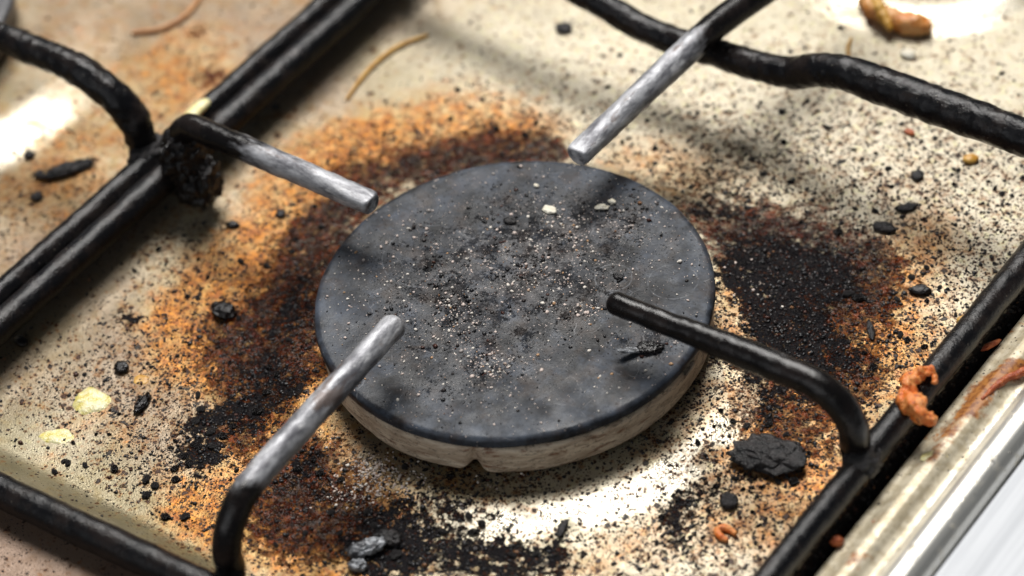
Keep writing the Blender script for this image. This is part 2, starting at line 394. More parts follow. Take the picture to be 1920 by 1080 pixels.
# stains: (spot in the photograph, radius in cm, strength)
ST = {
 'amber': [(150,790,.3,.5),(195,772,.25,.5),(110,845,.25,.5),(800,235,1.3,1),(930,235,1.0,.9),(1010,250,.8,.75),(690,260,1.0,.85),(610,290,1.0,.85),(560,350,1.1,.8),(520,420,1.1,.9),(450,480,.9,.7),(480,520,1.3,1),
           (400,560,1.1,.95),(330,600,1.0,.7),(370,660,1.1,.75),(440,640,1.2,1),(500,720,1.1,1),(560,800,1,1),(480,900,1.2,1),(560,960,1.3,1),(400,960,.7,.8),(600,1030,1.3,1),(340,940,.6,.7),
           (720,980,.7,.7),(580,580,.7,.9),(590,700,.7,.7),(1350,560,.8,.7),(1360,650,.7,.7),(1400,800,1.2,.7),(1500,800,1.2,.75),(1620,700,1.2,.75),(1700,600,1.2,.65),(1560,620,1,.8),
           (1700,480,.9,.55),(1750,430,.7,.5),(1180,300,.8,.5),(1280,350,.7,.5),(1640,540,.9,.7),(1560,900,.9,.7),(1450,920,1,.5),(1500,980,1,.45),(1350,1000,.9,.45),(1700,330,1,.3),(1200,1000,.8,.35),(1100,1060,.8,.5),
           (420,130,.9,.7),(370,60,.8,.6),(330,170,1,.7),(200,250,1.5,.65),(60,340,1.2,.7),(150,400,1.2,.5),(270,110,.9,.6),(230,820,.6,.5),(60,760,.8,.3),(1280,290,.7,.3),(1400,330,.6,.35),(1230,860,.6,.3),(880,900,.5,.45)],
 'rust': [(800,312,.5,1),(880,300,.5,1),(960,290,.45,1),(1030,290,.4,.9),(720,360,.5,.9),(670,400,.5,1),(630,450,.5,1),(605,510,.45,1),(595,570,.4,1),(600,640,.35,.9),(610,700,.35,.7),(560,640,.6,.7),(1370,470,.5,.9),(1480,480,.8,.7),(1560,560,.7,.9),(1480,600,.8,.6),(1440,700,.7,.7),(1560,740,.7,.5),(1400,780,.6,.5),(850,290,.55,.95),(940,265,.55,.95),(1010,275,.5,1),(780,300,.6,.85),(700,320,.6,.7),(640,330,.6,.6),(1050,285,.35,.8),(620,410,.6,.85),(580,450,.7,.9),(550,520,.6,.95),(530,600,.7,1),(560,500,.6,.8),(500,560,.6,.7),
          (490,650,.8,1.1),(460,700,.8,1),(520,720,.6,1),(430,640,.7,.75),(400,600,.6,.5),(450,780,.8,.85),(480,830,.6,.6),(560,900,.8,.9),(620,960,.8,1),(540,960,.8,.7),(660,1000,.7,.9),(590,860,.6,.8),(500,1000,.8,.45),
          (1420,430,.7,1.05),(1500,430,.7,1.1),(1580,450,.7,1.0),(1600,500,.6,.9),(1620,540,.7,.6),(1660,580,.6,.5),(1590,620,.7,.7),(1560,700,.8,.65),(1620,700,.6,.5),(1350,430,.6,.8),(1300,400,.5,.6),(1480,780,.7,.5),(1430,850,.8,.5),(1540,830,.7,.5),
          (1340,560,.4,.45),(1690,500,.6,.35),(1760,440,.4,.35),(1280,1000,.6,.4),(1250,340,.6,.4),(1330,340,.6,.4),(760,1000,.8,.5),(870,1010,.6,.4),(365,68,.22,1),(405,150,.35,.8),(395,135,.3,.6),(280,175,.25,.7),(1300,960,.35,.5),(60,480,.3,.5),(190,660,.3,.3)],
 'soot': [(1450,500,.65,1.0),(1480,560,.7,1.1),(1420,520,.5,1.0),(1520,610,.5,.9),(1540,510,.5,.7),(1470,610,.5,.8),(530,600,.35,.6),(505,680,.4,.7),(560,530,.3,.5),(540,560,0.32,0.51),(520,640,0.41,0.68),(500,720,0.45,0.765),(560,600,0.32,0.68),(590,500,0.32,0.51),(440,760,0.45,0.765),(390,800,0.41,0.85),(360,860,0.41,0.85),(400,850,0.36,0.68),(370,790,0.27,0.85),(480,790,0.45,0.765),(540,750,0.36,0.68),(430,690,0.36,0.51),(560,880,0.45,0.637),(600,930,0.45,0.595),(590,860,0.27,0.68),
          (720,1000,0.63,0.72),(800,980,0.63,0.68),(880,960,0.45,0.6),(760,1050,0.72,0.76),(860,1050,0.63,0.72),(950,1050,0.63,0.64),(1010,1050,0.45,0.6),(700,1050,0.54,0.765),(930,1010,0.45,0.48),(1050,1060,0.45,0.48),(1040,985,0.18,0.4),
          (1470,500,0.64,1),(1400,480,0.48,0.84),(1420,540,0.56,0.96),(1500,560,0.56,0.92),(1550,510,0.48,0.88),(1460,590,0.56,0.88),(1530,610,0.48,0.84),(1560,640,0.4,0.64),(1480,650,0.56,0.8),(1520,680,0.48,0.72),(1580,690,0.4,0.64),(1430,720,0.48,0.72),(1500,740,0.4,0.64),(1560,750,0.32,0.64),(1600,780,0.32,0.56),(1440,770,0.32,0.64),(1390,700,0.32,0.56),
          (1370,410,0.4,0.48),(1330,400,0.4,0.45),(1660,430,0.28,0.54),(1620,430,0.32,0.42),(1590,550,0.24,0.8),(1460,250,0.4,0.33),(1490,300,0.48,0.3),(1500,210,0.32,0.36),(1440,290,0.4,0.27),(1380,340,0.56,0.3),(1340,310,0.4,0.21),(1310,370,0.4,0.3),
          (1300,930,0.5,0.75),(1260,970,0.4,0.7),(1390,900,0.4,0.4),(1280,1020,0.5,0.5),(1420,860,0.56,0.4),(1470,830,0.4,0.4),(235,605,0.27,0.85),(200,615,0.18,0.68),(270,760,0.13,0.935),(100,325,0.23,0.34),(640,420,0.36,0.297),(580,420,0.27,0.425),(1650,560,0.4,0.4),(1700,660,0.4,0.32)],
 'speck': [(1500,330,2.5,0.55),(1700,400,2.2,0.7),(1750,520,1.6,0.75),(1640,330,1.5,0.5),(1340,330,1.2,0.65),(1250,300,1,0.5),(1420,250,1.1,0.27),(1380,380,1,0.8),(1600,620,1.6,0.9),(1700,620,1.2,0.8),(1480,820,1.6,0.95),(1560,760,1.2,0.9),(1400,760,1,0.85),
           (1350,600,0.8,0.75),(1400,900,1.4,0.85),(1500,940,1.2,0.7),(1350,1000,1.2,0.7),(1440,1030,1.2,0.6),(1250,1040,1,0.8),(1100,1040,0.9,0.8),(900,1020,1.2,0.95),(760,1020,1.2,0.95),(650,960,0.9,0.85),(560,940,1.3,0.9),(480,960,1,0.6),(420,900,1,0.6),(350,850,1,0.6),
           (330,780,1.1,0.5),(250,800,1.1,0.42),(300,880,0.9,0.4),(350,700,1.1,0.55),(260,680,1.1,0.4),(150,680,1.1,0.3),(90,740,1,0.3),(400,620,1,0.6),(480,560,1.1,0.7),(450,700,1,0.8),(340,540,1,0.45),(420,460,1.1,0.35),(330,450,0.9,0.3),(560,420,1,0.65),(620,350,1,0.6),
           (700,290,1,0.6),(800,290,1,0.7),(900,240,1.2,0.248),(1000,260,1,0.5),(1100,240,1,0.18),(900,150,2,0.081),(1100,150,1.6,0.09),(1250,180,1.5,0.113),(1000,180,1.4,0.126),(1350,160,1.3,0.113),(1700,230,1.6,0.113),(1850,400,1.3,0.5),(1850,300,1.3,0.35),
           (1100,900,1.1,0.4),(960,900,0.8,0.4),(800,920,0.8,0.4),(1230,850,0.8,0.5),(1320,760,0.8,0.65),(700,900,0.8,0.45),(120,330,1.6,0.25),(60,430,1.2,0.3),(240,420,1,0.2),(560,700,0.8,0.85),(590,620,0.5,0.9),(1750,250,2.2,0.0675),(500,240,1.4,0.12),(350,140,2,0.12),(1500,60,2,0.0675),(1750,100,2,0.045)],
 'pink': [(60,600,1.0,.9),(150,500,.9,.9),(230,440,.8,.7),(0,700,.9,.6),(200,660,1.2,.5),(280,740,1.2,.55),(330,860,1,.4),(520,170,1.2,.55),(640,60,1.3,.6),(600,150,1,.4),(740,20,1.2,.4),(40,470,.7,.7),(70,380,1,.35),(230,30,1.8,.5),(420,30,1.3,.55),(530,60,1.0,.5),(120,60,1,.4),
          (650,850,.8,.5),(760,900,.5,.3),(470,330,.8,.35)],
 'pale': [(106,818,.45,.9),(50,812,.35,.6),(170,752,.5,.5),(1750,200,3.2,1),(1600,60,2.5,1),(1450,200,2,.8),(1250,100,2.2,.85),(1050,100,2.2,.75),(880,120,1.8,.7),(1850,350,2.2,.9),(1700,420,1.8,.8),(1750,560,1.3,.65),(1150,200,1.5,.7),(1350,420,1,.3),(1480,960,2,.65),(1550,860,1.3,.5),(1330,1020,1.5,.7),(1120,940,1.6,.8),(1340,760,1.2,.8),(1360,620,.9,.7),
          (430,410,1.0,.45),(380,480,.8,.4),(1850,30,2.5,.8),(400,180,.5,.7),(440,100,1,.5),(130,830,.5,.6),(180,390,.7,.4),(60,320,.8,.3),(350,460,.6,.3)],
 'olive': [(60,850,.9,.8),(150,900,.8,1),(250,960,.8,1),(350,1010,.8,1),(400,1050,.7,.9),(0,820,.7,.6),(90,620,.9,.4),(60,660,.7,.5),(1660,680,.8,.5),(1620,780,.7,.5),(1720,620,.6,.35),(1600,960,.6,.3),(860,920,.9,.35),(1100,880,.8,.3),(1250,840,.6,.25),(700,930,.7,.4),(740,150,.8,.7),(700,110,.6,.5),(800,190,.7,.35),
           (340,490,.7,.35),(300,560,.7,.3),(1690,90,.6,.2),(1560,60,.8,.2)],
 'ash': [(700,910,.45,1),(670,880,.3,.8),(680,950,.35,.8),(720,880,.4,.6),(780,910,.3,.5),(620,840,.2,.8),(1430,530,.35,.6),(1390,480,.3,.5),(1440,560,.25,.6),(1360,640,.3,.4),(640,930,.3,.5),(800,1060,.4,.3),(1080,900,.4,.3),(1330,600,.2,.5)],
}
def density(key, x, y, mul=1.):
    v = np.zeros_like(x); 
    for px, py, rr, st in ST[key]:
        p = at(px, py, 0)
        v = v + st*np.exp(-((x-p[0])**2+(y-p[1])**2)/(rr*rr)*.9)
    return np.clip(v, 0, 1.6)
def soft(v): return 1-np.exp(-v*1.25)
def attrs_at(x, y):
    a = {}
    wx = x+.5*(fbm(x, y, 1.1, 3)-.5)*1.6; wy = y+.5*(fbm(x, y, 1.1, 9)-.5)*1.6
    for k in ST: a[k] = soft(density(k, wx, wy)*{'rust': .74, 'amber': .85}.get(k, 1.))
    front = sstep(-8.0, -8.35, y)                     # the flat rim in front of the well
    a['pink'] = np.maximum(a['pink'], front); 
    for k in ('soot', 'rust', 'olive', 'amber', 'pale'): a[k] = a[k]*(1-front)
    a['speck'] = a['speck']*(1-front)+.12*front
    beyond = sstep(-8.6, -9.3, x)
    a['amber'] = np.maximum(a['amber'], beyond*.32)
    ring = np.exp(-((np.hypot(x, y)-3.7)/.25)**2)      # darker ring right at the foot of the burner
    a['soot'] = np.clip(a['soot']+.35*ring+1.2*sstep(7.55, 7.8, x), 0, 1.2)  # soot and painted shade in the strip beside the right rod
    a['pale'] = a['pale']*(1-sstep(7.2, 7.7, x))
    a['speck'] = np.clip(a['speck']*1.3+.09+.12*a['rust'], 0, 1.3)
    # glare painted on the ring flanks: paler, glossier metal with fewer stains
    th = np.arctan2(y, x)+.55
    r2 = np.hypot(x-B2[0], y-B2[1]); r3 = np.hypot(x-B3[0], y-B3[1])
    glare = np.exp(-((np.hypot(x, y)-4.66)/.36)**4)*np.exp(-(th/.70)**4)
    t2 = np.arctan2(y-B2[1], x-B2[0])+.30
    glare = np.maximum(glare, np.exp(-((r2-4.6)/.62)**4)*np.exp(-(t2/.42)**4)); t3 = np.arctan2(y-B3[1], x-B3[0])+.95
    glare = np.maximum(glare, np.exp(-((r3-2.8)/.38)**4)*np.exp(-(t3/.9)**4))
    glare = glare*sstep(.25, .5, fbm(wx, wy, 1.4, 55))
    a['gleaming'] = glare
    a['speck'] = a['speck']*(1-.55*glare); a['soot'] = a['soot']*(1-.6*glare); a['amber'] = a['amber']*(1-.75*glare); a['rust'] = a['rust']*(1-.5*glare)
    return a
hs = .065
gx = np.arange(-25, 8.2001, hs); gy = np.arange(-15, 21, hs)
X, Y = np.meshgrid(gx, gy); x = X.ravel(); y = Y.ravel()
at_ = attrs_at(x, y)
z = plate_z(x, y)
z = z + .035*at_['soot']*(fbm(x, y, 4.5, 31, 3)-.25) + .02*at_['rust']*(fbm(x, y, 6, 41, 2)-.3)
nx, ny = len(gx), len(gy)
ii = np.arange(nx*ny).reshape(ny, nx)
F = np.stack([ii[:-1, :-1].ravel(), ii[:-1, 1:].ravel(), ii[1:, 1:].ravel(), ii[1:, :-1].ravel()], 1)
hob = empty('gas_hob', (0, 0, 0))
tag(hob, 'grease-stained pressed steel hob plate, speckled with burnt soot, under the burners', 'gas hob')
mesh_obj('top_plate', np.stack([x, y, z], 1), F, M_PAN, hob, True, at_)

# ---- steel edge trim along the right side of the hob
prof = [(8.02, .30), (8.02, .43), (8.07, .46), (8.22, .49), (8.36, .60), (8.42, .645), (8.50, .66), (8.60, .655), (8.68, .62), (8.76, .56), (8.86, .525), (8.96, .53),
        (9.04, .58), (9.12, .65), (9.22, .70), (9.34, .72), (9.46, .70), (9.56, .65), (9.64, .57), (9.69, .47), (9.70, .40), (9.70, .1), (9.70, -.6)]
pp = []
prof = [(8.0, -.3)]+prof
for (a, b) in zip(prof[:-1], prof[1:]):
    for k in range(3): t = k/3; pp.append((a[0]*(1-t)+b[0]*t, a[1]*(1-t)+b[1]*t))
pp.append(prof[-1])
ys = np.arange(-15, 21, .12); V = []; F = []
for yy in ys:
    wv = .02*(mnoise.noise(Vector((yy*.3, 2, 0))))
    for (px_, pz_) in pp: V.append((px_+wv, yy, pz_))
m = len(pp)
for j in range(len(ys)-1):
    for i in range(m-1): F.append((j*m+i, j*m+i+1, (j+1)*m+i+1, (j+1)*m+i))
V = np.array(V)
gr = sstep(9.1, 8.8, V[:, 0])*.55+.18+.5*sstep(8.35, 8.2, V[:, 0]); 
orr = np.zeros(len(V))
for px, py, zz, rr, st in [(1800,790,.5,.3,.6),(1770,830,.5,.25,.6),(1850,720,.6,.25,.7),(1880,700,.6,.25,.7),(1910,690,.6,.25,.7),(1740,860,.6,.25,.6),(1830,760,.5,.3,.9),(1600,1050,.6,.3,.6),(1900,600,.6,.3,.6),(1720,810,.4,.3,.8),(1650,980,.5,.2,.5)]:
    p = at(px, py, zz); orr += st*np.exp(-((V[:, 0]-p[0])**2+((V[:, 1]-p[1])*.8)**2)/rr**2)
mesh_obj('edge_trim', V, np.array(F), M_TRIM, hob, True, {'grease': gr, 'orange': np.clip(orr, 0, 1)})

# ---- counter beside the hob
V = []; F = []
cpf = [(9.73, -.6), (9.73, .34), (9.745, .385), (9.79, .41), (9.86, .415), (14, .415), (22, .415)]
for yy in (-30, 30):
    for a in cpf: V.append((a[0], yy, a[1]))
m = len(cpf)
F = [(i, i+1, m+i+1, m+i) for i in range(m-1)]
tag(mesh_obj('countertop', V, F, M_COUNTER, None, True), kind='structure')

# ------------------------------------------------------------------ lathe and tubes
def lathe(name, prof, mat, parent, cx=0, cy=0, n=256, fn=None, attrs=None, closed_top=True, loc=(0, 0, 0)):
    V = []; 
    for (r_, z_) in prof:
        for k in range(n):
            a = 2*math.pi*k/n; rr, zz = (r_, z_) if fn is None else fn(r_, z_, a)
            V.append((cx+rr*math.cos(a), cy+rr*math.sin(a), zz))
    F = []
    for j in range(len(prof)-1):
        for k in range(n):
            k2 = (k+1) % n; F.append((j*n+k, (j+1)*n+k, (j+1)*n+k2, j*n+k2))
    V = np.array(V)
    A = attrs(V) if attrs else None
    return mesh_obj(name, V, np.array(F), mat, parent, True, A, loc)

def cr(P, n):
    P = [np.array(p, float) for p in P]; P = [2*P[0]-P[1]]+P+[2*P[-1]-P[-2]]; out = []
    for i in range(1, len(P)-2):
        for k in range(n):
            t = k/n; a, b, c, d = P[i-1], P[i], P[i+1], P[i+2]
            out.append(.5*((2*b)+(c-a)*t+(2*a-5*b+4*c-d)*t*t+(3*b-a-3*c+d)*t**3))
    out.append(P[-2]); return out
def resample(P, step):
    P = np.array(P); d = np.r_[0, np.cumsum(np.linalg.norm(np.diff(P, axis=0), axis=1))]
    n = max(2, int(d[-1]/step)); s = np.linspace(0, d[-1], n+1)
    return np.stack([np.interp(s, d, P[:, i]) for i in range(P.shape[1])], 1), d[-1]

def tube(name, ctrl, mat, parent, nseg=28, step=.06, rough=.02, rsc=2.5, seed=0, ash=None, caps=('round', 'round'), flat=None, smooth_ctrl=True, lump=0., loc=(0, 0, 0)):
    """ctrl: rows x, y, z, radius. Swept rod with crusty displacement; ash(s, L) gives the burnt-grey amount"""
    P = cr(ctrl, 14) if smooth_ctrl else ctrl
    P, L = resample(P, step)
    n = len(P); pos = P[:, :3]; rad = P[:, 3].copy()
    T = np.gradient(pos, axis=0); T /= np.linalg.norm(T, axis=1)[:, None]
    N = np.cross(T[0], [0, 0, 1.]); 
    if np.linalg.norm(N) < 1e-3: N = np.cross(T[0], [1., 0, 0])
    N /= np.linalg.norm(N); V = []; A = []
    rows = []
    for i in range(n):
        if i: N = N-T[i]*(N@T[i]); N /= np.linalg.norm(N)
        rows.append((pos[i], rad[i], T[i], N.copy(), i/(n-1)*L))
    def cap(row, sgn, kind):
        p, r_, t, nn, s = row; out = []
        K = 6
        for k in range(1, K+1):
            a = k/K*math.pi/2
            if kind == 'round': out.append((p+sgn*t*r_*math.sin(a)*.8, r_*max(math.cos(a), .02), t, nn, s))
            else:
                e = .38*r_
                if k <= 3: a2 = k/3*math.pi/2; out.append((p+sgn*t*e*math.sin(a2), r_-e+e*math.cos(a2), t, nn, s))
                else: out.append((p+sgn*t*e*1.02, (r_-e)*(1-(k-3)/3.02), t, nn, s))
        return out
    head = cap(rows[0], -1, caps[0])[::-1]; tail = cap(rows[-1], 1, caps[1])
    rows = head+rows+tail
    for (p, r_, t, nn, s) in rows:
        b = np.cross(t, nn)
        for k in range(nseg):
            a = 2*math.pi*k/nseg
            d = nn*math.cos(a)+b*math.sin(a)
            q = p+d*r_
            nz = mnoise.fractal(Vector(q*rsc)+Vector((seed*7.1, 0, 0)), .9, 2.1, 4)
            dr = rough*nz*min(1, r_/.15)
            if lump: dr += lump*max(0, mnoise.noise(Vector(q*1.3)+Vector((seed*3.3, 5, 0)))-.05)
            q = q+d*dr
            if flat: q = flat(q, p, s, L)
            V.append(q); A.append(ash(s, L) if ash else 0.)
    m = len(rows); F = []
    for j in range(m-1):
        for k in range(nseg):
            k2 = (k+1) % nseg; F.append((j*nseg+k, j*nseg+k2, (j+1)*nseg+k2, (j+1)*nseg+k))
    return mesh_obj(name, np.array(V), np.array(F), mat, parent, True, {'ash': A}, loc)

# ------------------------------------------------------------------ main burner
burner = empty('gas_burner', (0, 0, 0))
tag(burner, 'large round gas burner with flat soot-dusted black cap, in the middle of the stained plate', 'gas burner')
capprof = []
ZT = 1.3
for r_ in np.linspace(.02, 3.63, 60): capprof.append((r_, ZT+.006*(1-(r_/3.6)**2)))
for k in range(1, 9):
    a = k/8*math.pi/2; capprof.append((3.64+.13*math.sin(a), ZT-.10*(1-math.cos(a))))
capprof += [(3.775, 1.14), (3.77, 1.10), (3.74, 1.08), (3.6, 1.075), (3.3, 1.08), (3.2, 1.12)]
def capfn(r_, z_, a):
    p = Vector((r_*math.cos(a), r_*math.sin(a), z_))
    e = .012*mnoise.noise(p*1.2) + (.004*mnoise.noise(p*6) if r_ > 3 else 0)
    return (r_+(.012*mnoise.noise(p*1.8)+.006*mnoise.noise(p*7) if r_ > 3.5 else 0), z_+e)
CORE = [(930,500,1.2,.7),(1050,480,1.1,.85),(860,560,1.1,.6),(1000,560,.8,.7),(1120,430,.9,.7),(1090,560,.5,.8),(850,640,.8,.45),(960,640,1,.35),(800,480,.9,.45),(1150,400,.7,.6),(1200,640,.35,1),(900,680,.5,.55),(970,400,.9,.45),(1230,640,.35,.8),(760,560,.7,.3),(960,460,.8,.5),(830,740,.5,.4)]
def core_at(x, y, L=CORE):
    v = 0*x
    for px, py, rr, st in L:
        p = at(px, py, ZT); v = v+st*np.exp(-((x-p[0])**2+(y-p[1])**2)/rr**2)
    return 1-np.exp(-v)
lathe('burner_cap', capprof, M_CAP, burner, fn=capfn, n=320,
      attrs=lambda V: {'rad': np.hypot(V[:, 0], V[:, 1])/3.77, 'core': core_at(V[:, 0], V[:, 1])*(V[:, 2] > 1.25)})
pn = at(885, 862, .7); NA = math.atan2(pn[1], pn[0]); pc = at(1292, 690, .8); CA = math.atan2(pc[1], pc[0])
def basefn(r_, z_, a):
    p = Vector((r_*math.cos(a), r_*math.sin(a), z_))
    d = (a-NA+math.pi) % (2*math.pi)-math.pi
    g = math.exp(-(d/.045)**2)
    if r_ > 3.3:
        up_ = max(0., min(1, (1.0-z_)/.55))
        z_ = z_+g*.22*up_                   # a bite in the lower lip
        r_ = r_-.11*math.exp(-((d-.014)/.026)**2)
        r_ += .02*mnoise.noise(p*1.1)+.010*mnoise.noise(p*4)
        z_ += .018*mnoise.noise(p*1.4)*up_
        d2 = (a-CA+math.pi) % (2*math.pi)-math.pi
        if z_ > .8: z_ -= .12*math.exp(-((d2)/.05)**4)*(1+.6*mnoise.noise(p*6)); r_ -= .03*math.exp(-(d2/.05)**4)
    return r_, z_
lathe('burner_base', [(3.0, .33), (3.3, .31), (3.55, .315), (3.64, .33), (3.69, .37), (3.71, .43), (3.70, .55), (3.69, .68), (3.68, .78), (3.66, .84), (3.62, .885), (3.55, .90), (3.3, .90), (3.1, .90)], M_BASE, burner, fn=basefn, n=360)
lathe('burner_neck', [(3.15, -.3), (3.12, .1), (3.1, .34), (3.3, .88), (3.42, 1.09), (3.0, 1.1)], M_DARKMETAL, burner)

# ------------------------------------------------------------------ neighbouring burners
b2 = empty('gas_burner', (0, 0, 0)); tag(b2, 'second gas burner with worn grey cap, mostly cut off at the upper left edge', 'gas burner')
cp = [(.02, 1.25)]+[(r_, 1.25) for r_ in (1, 2, 2.7)]+[(2.9+.1*math.sin(a), 1.15+.1*math.cos(a)) for a in (.0, .5, 1., 1.57)]+[(3.0, .98), (2.9, .93), (2.5, .93)]
lathe('burner_cap', cp, M_GREYCAP, b2, B2[0], B2[1], 128)
lathe('burner_base', [(2.3, -.3), (2.4, .35), (2.8, .36), (2.9, .42), (2.9, .85), (2.8, .9), (2.4, .94)], M_DARKMETAL, b2, B2[0], B2[1], 128)
b3 = empty('gas_burner', (0, 0, 0)); tag(b3, 'small rear gas burner beyond the top right corner, behind the rear rod', 'gas burner')
lathe('burner_cap', [(.02, 1.1), (1.3, 1.1), (1.65, 1.08), (1.72, 1.0), (1.7, .9), (1.4, .88)], M_GREYCAP, b3, B3[0], B3[1], 96)
lathe('burner_base', [(1.5, -.3), (1.5, .35), (1.6, .4), (1.6, .8), (1.4, .88)], M_DARKMETAL, b3, B3[0], B3[1], 96)

# ------------------------------------------------------------------ pan support grate
ZR = .92
grate = empty('pan_support_grate', (0, 0, 0))
tag(grate, 'black enamelled wire pan support with four arms reaching over the central burner', 'pan support')
XL, XR, YF, YB = -8.32, 7.62, -8.47, 7.42
# frame rods
tube('frame_rod', [(XL, -7.9, ZR, .30), (XL, -4, ZR, .30), (XL, 0, ZR, .31), (XL, 5, ZR, .31), (XL, 12, ZR, .30), (XL, 18, ZR, .30)], M_ROD, grate, 32, rough=.014, rsc=3, seed=1)
tube('frame_rod', [(XR, -12, ZR, .26), (XR, -4, ZR, .26), (XR, 0, ZR, .26), (XR, 5, ZR, .28), (XR, 12, ZR, .28), (XR, 18, ZR, .28)], M_ROD, grate, 32, rough=.014, rsc=3, seed=2)
tube('frame_rod', [(-14, YF-.25, ZR, .31), (-9, YF-.2, ZR, .31), (-5.4, YF-.1, ZR, .31), (-1.6, YF+.05, ZR, .31), (0, YF+.1, ZR, .30), (5, YF+.1, ZR, .29), (XR, YF, ZR, .27)], M_ROD, grate, 32, rough=.014, rsc=3, seed=3)
rr = []
for (px, py, r_) in [(1000, -50, .28), (1110, -2, .28), (1200, 50, .29), (1270, 78, .29), (1335, 97, .29), (1400, 118, .30), (1480, 136, .32), (1530, 131, .34), (1590, 138, .35), (1650, 160, .37), (1750, 196, .38), (1900, 250, .36), (2000, 290, .33)]:
    q = aty(px, py, YB); rr.append((q[0], q[1], q[2], r_))
rr = [(XL, YB, 1.6, .28)]+rr+[(9.2, YB, 2.4, .3)]
tube('cross_rod', rr, M_ROD, grate, 36, rough=.024, rsc=4.5, seed=4, step=.045)
# arms: tip, run, bend, foot
ZA = 2.32
def arm(tip, mid, bend, foot, seed, ash, caps, flat=None, rt_=.24, rb=.255, rad_=.62):
    tip, mid, bend, foot = map(np.array, (tip, mid, bend, foot))
    d = (bend-mid)/np.linalg.norm(bend-mid)
    P = [(*tip, rt_), (*((tip+mid)/2), rt_+.003), (*mid, rb), (*(mid+(bend-mid)*.55), rb)]
    # rounded elbow then straight down to the frame
    e = bend
    for a in (15, 32, 50, 68, 84):
        a = math.radians(a)
        P.append((*(e+d*rad_*(math.sin(a)-1)+np.array([0, 0, -rad_*(1-math.cos(a))])), rb+.01))
    P.append((*(e+np.array([0, 0, -rad_-.25])), rb+.01)); P.append((*foot, rb+.03))
    return tube('arm', P, M_ARMX if abs(d[0]) > .5 else M_ARMY, grate, 36, rough=.014, rsc=3, seed=seed, ash=ash, caps=caps, flat=flat, step=.045)
def flat_top(q, p, s, L):
    # the left and rear tips are hammered flat on top
    t = max(0, 1-s/1.3)
    if q[2] > p[2]+.13: q = q.copy(); q[2] = p[2]+.13+(q[2]-p[2]-.13)*(1-.75*t)
    return q
arm((-3.13, -.185, ZA), (-5.48, -.175, ZA), (-8.03, -.155, ZA-.02), (-8.15, -.10, ZR), 11, lambda s, L: 1.25*max(0, min(1, (4.0-s)/2.6)), ('flat', 'flat'), flat_top)
arm((2.50, -.105, ZA), (5.02, -.015, ZA), (7.40, .015, ZA), (7.62, -.15, ZR), 12, lambda s, L: .16, ('round', 'flat'), None, .22, .27, 1.0)
arm((-.68, -2.635, ZA), (-.58, -5.285, ZA), (-.42, -7.90, ZA), (-.25, -8.25, ZR), 13, lambda s, L: 1.1*max(.0, min(1, (5.0-s)/1.2)), ('round', 'flat'), rad_=1.0)
tube('arm', [(-.437, 2.93, ZA, .25), (-.377, 4.5, ZA, .255), (-.30, 6.3, ZA+.02, .28), (-.18, 7.7, ZA+.04, .29), (.14, 9.5, ZA, .29), (.42, 11.7, ZA, .28)], M_ARMY, grate, 36, rough=.010, rsc=3, seed=14,
     ash=lambda s, L: 1.2*max(0, min(1, (4.4-s)/1.6)), caps=('flat', 'round'), flat=flat_top, step=.045)
# burnt crust that hangs off the weld at the left arm's foot
def chunk(name, c, size, mat, parent=None, seed=0, sub=3, amp=.28, sc=1.3, rot=0, floor=True, tilt=0, origin=None):
    import bmesh
    bm = bmesh.new(); bmesh.ops.create_icosphere(bm, subdivisions=sub, radius=1)
    V = np.array([v.co[:] for v in bm.verts]); F = [[v.index for v in f.verts] for f in bm.faces]; bm.free()
    o = Vector((seed*3.7, seed*1.3, 0))
    for i, v in enumerate(V):
        k = 1+amp*.75*mnoise.fractal(Vector(v)*sc+o, .9, 2.1, 3)
        V[i] = v*k + amp*.32*np.array(mnoise.noise_vector(Vector(v)*sc*2.1+o)) + amp*.10*np.array(mnoise.noise_vector(Vector(v)*sc*5+o))
    V = V*np.array(size)
    if tilt:
        c2, s2 = math.cos(tilt), math.sin(tilt); V = V@np.array([[c2, 0, -s2], [0, 1, 0], [s2, 0, c2]])
    cz, sz = math.cos(rot), math.sin(rot); V = V@np.array([[cz, sz, 0], [-sz, cz, 0], [0, 0, 1]])
    c = np.array(c, float)
    if floor: c[2] += -V[:, 2].min()*.75
    if parent is None: return mesh_obj(name, V, np.array(F), mat, None, sub > 2, None, c)
    return mesh_obj(name, V+c, np.array(F), mat, parent, True)
chunk('burnt_crust', (-8.0, -.22, 1.35), (.42, .50, .66), M_CARBONG, grate, 5, 5, .34, 2.4, floor=False)
chunk('burnt_crust', (-8.05, -.18, 1.65), (.38, .40, .46), M_CARBONG, grate, 8, 4, .25, 2.6, floor=False)
chunk('burnt_crust', (-7.80, -.15, .80), (.46, .50, .60), M_CARBONG, grate, 9, 5, .34, 2.4, floor=False)
chunk('burnt_crust', (7.62, -.15, .98), (.32, .42, .26), M_CARBON, grate, 6, 4, .3, 2.6, floor=False)

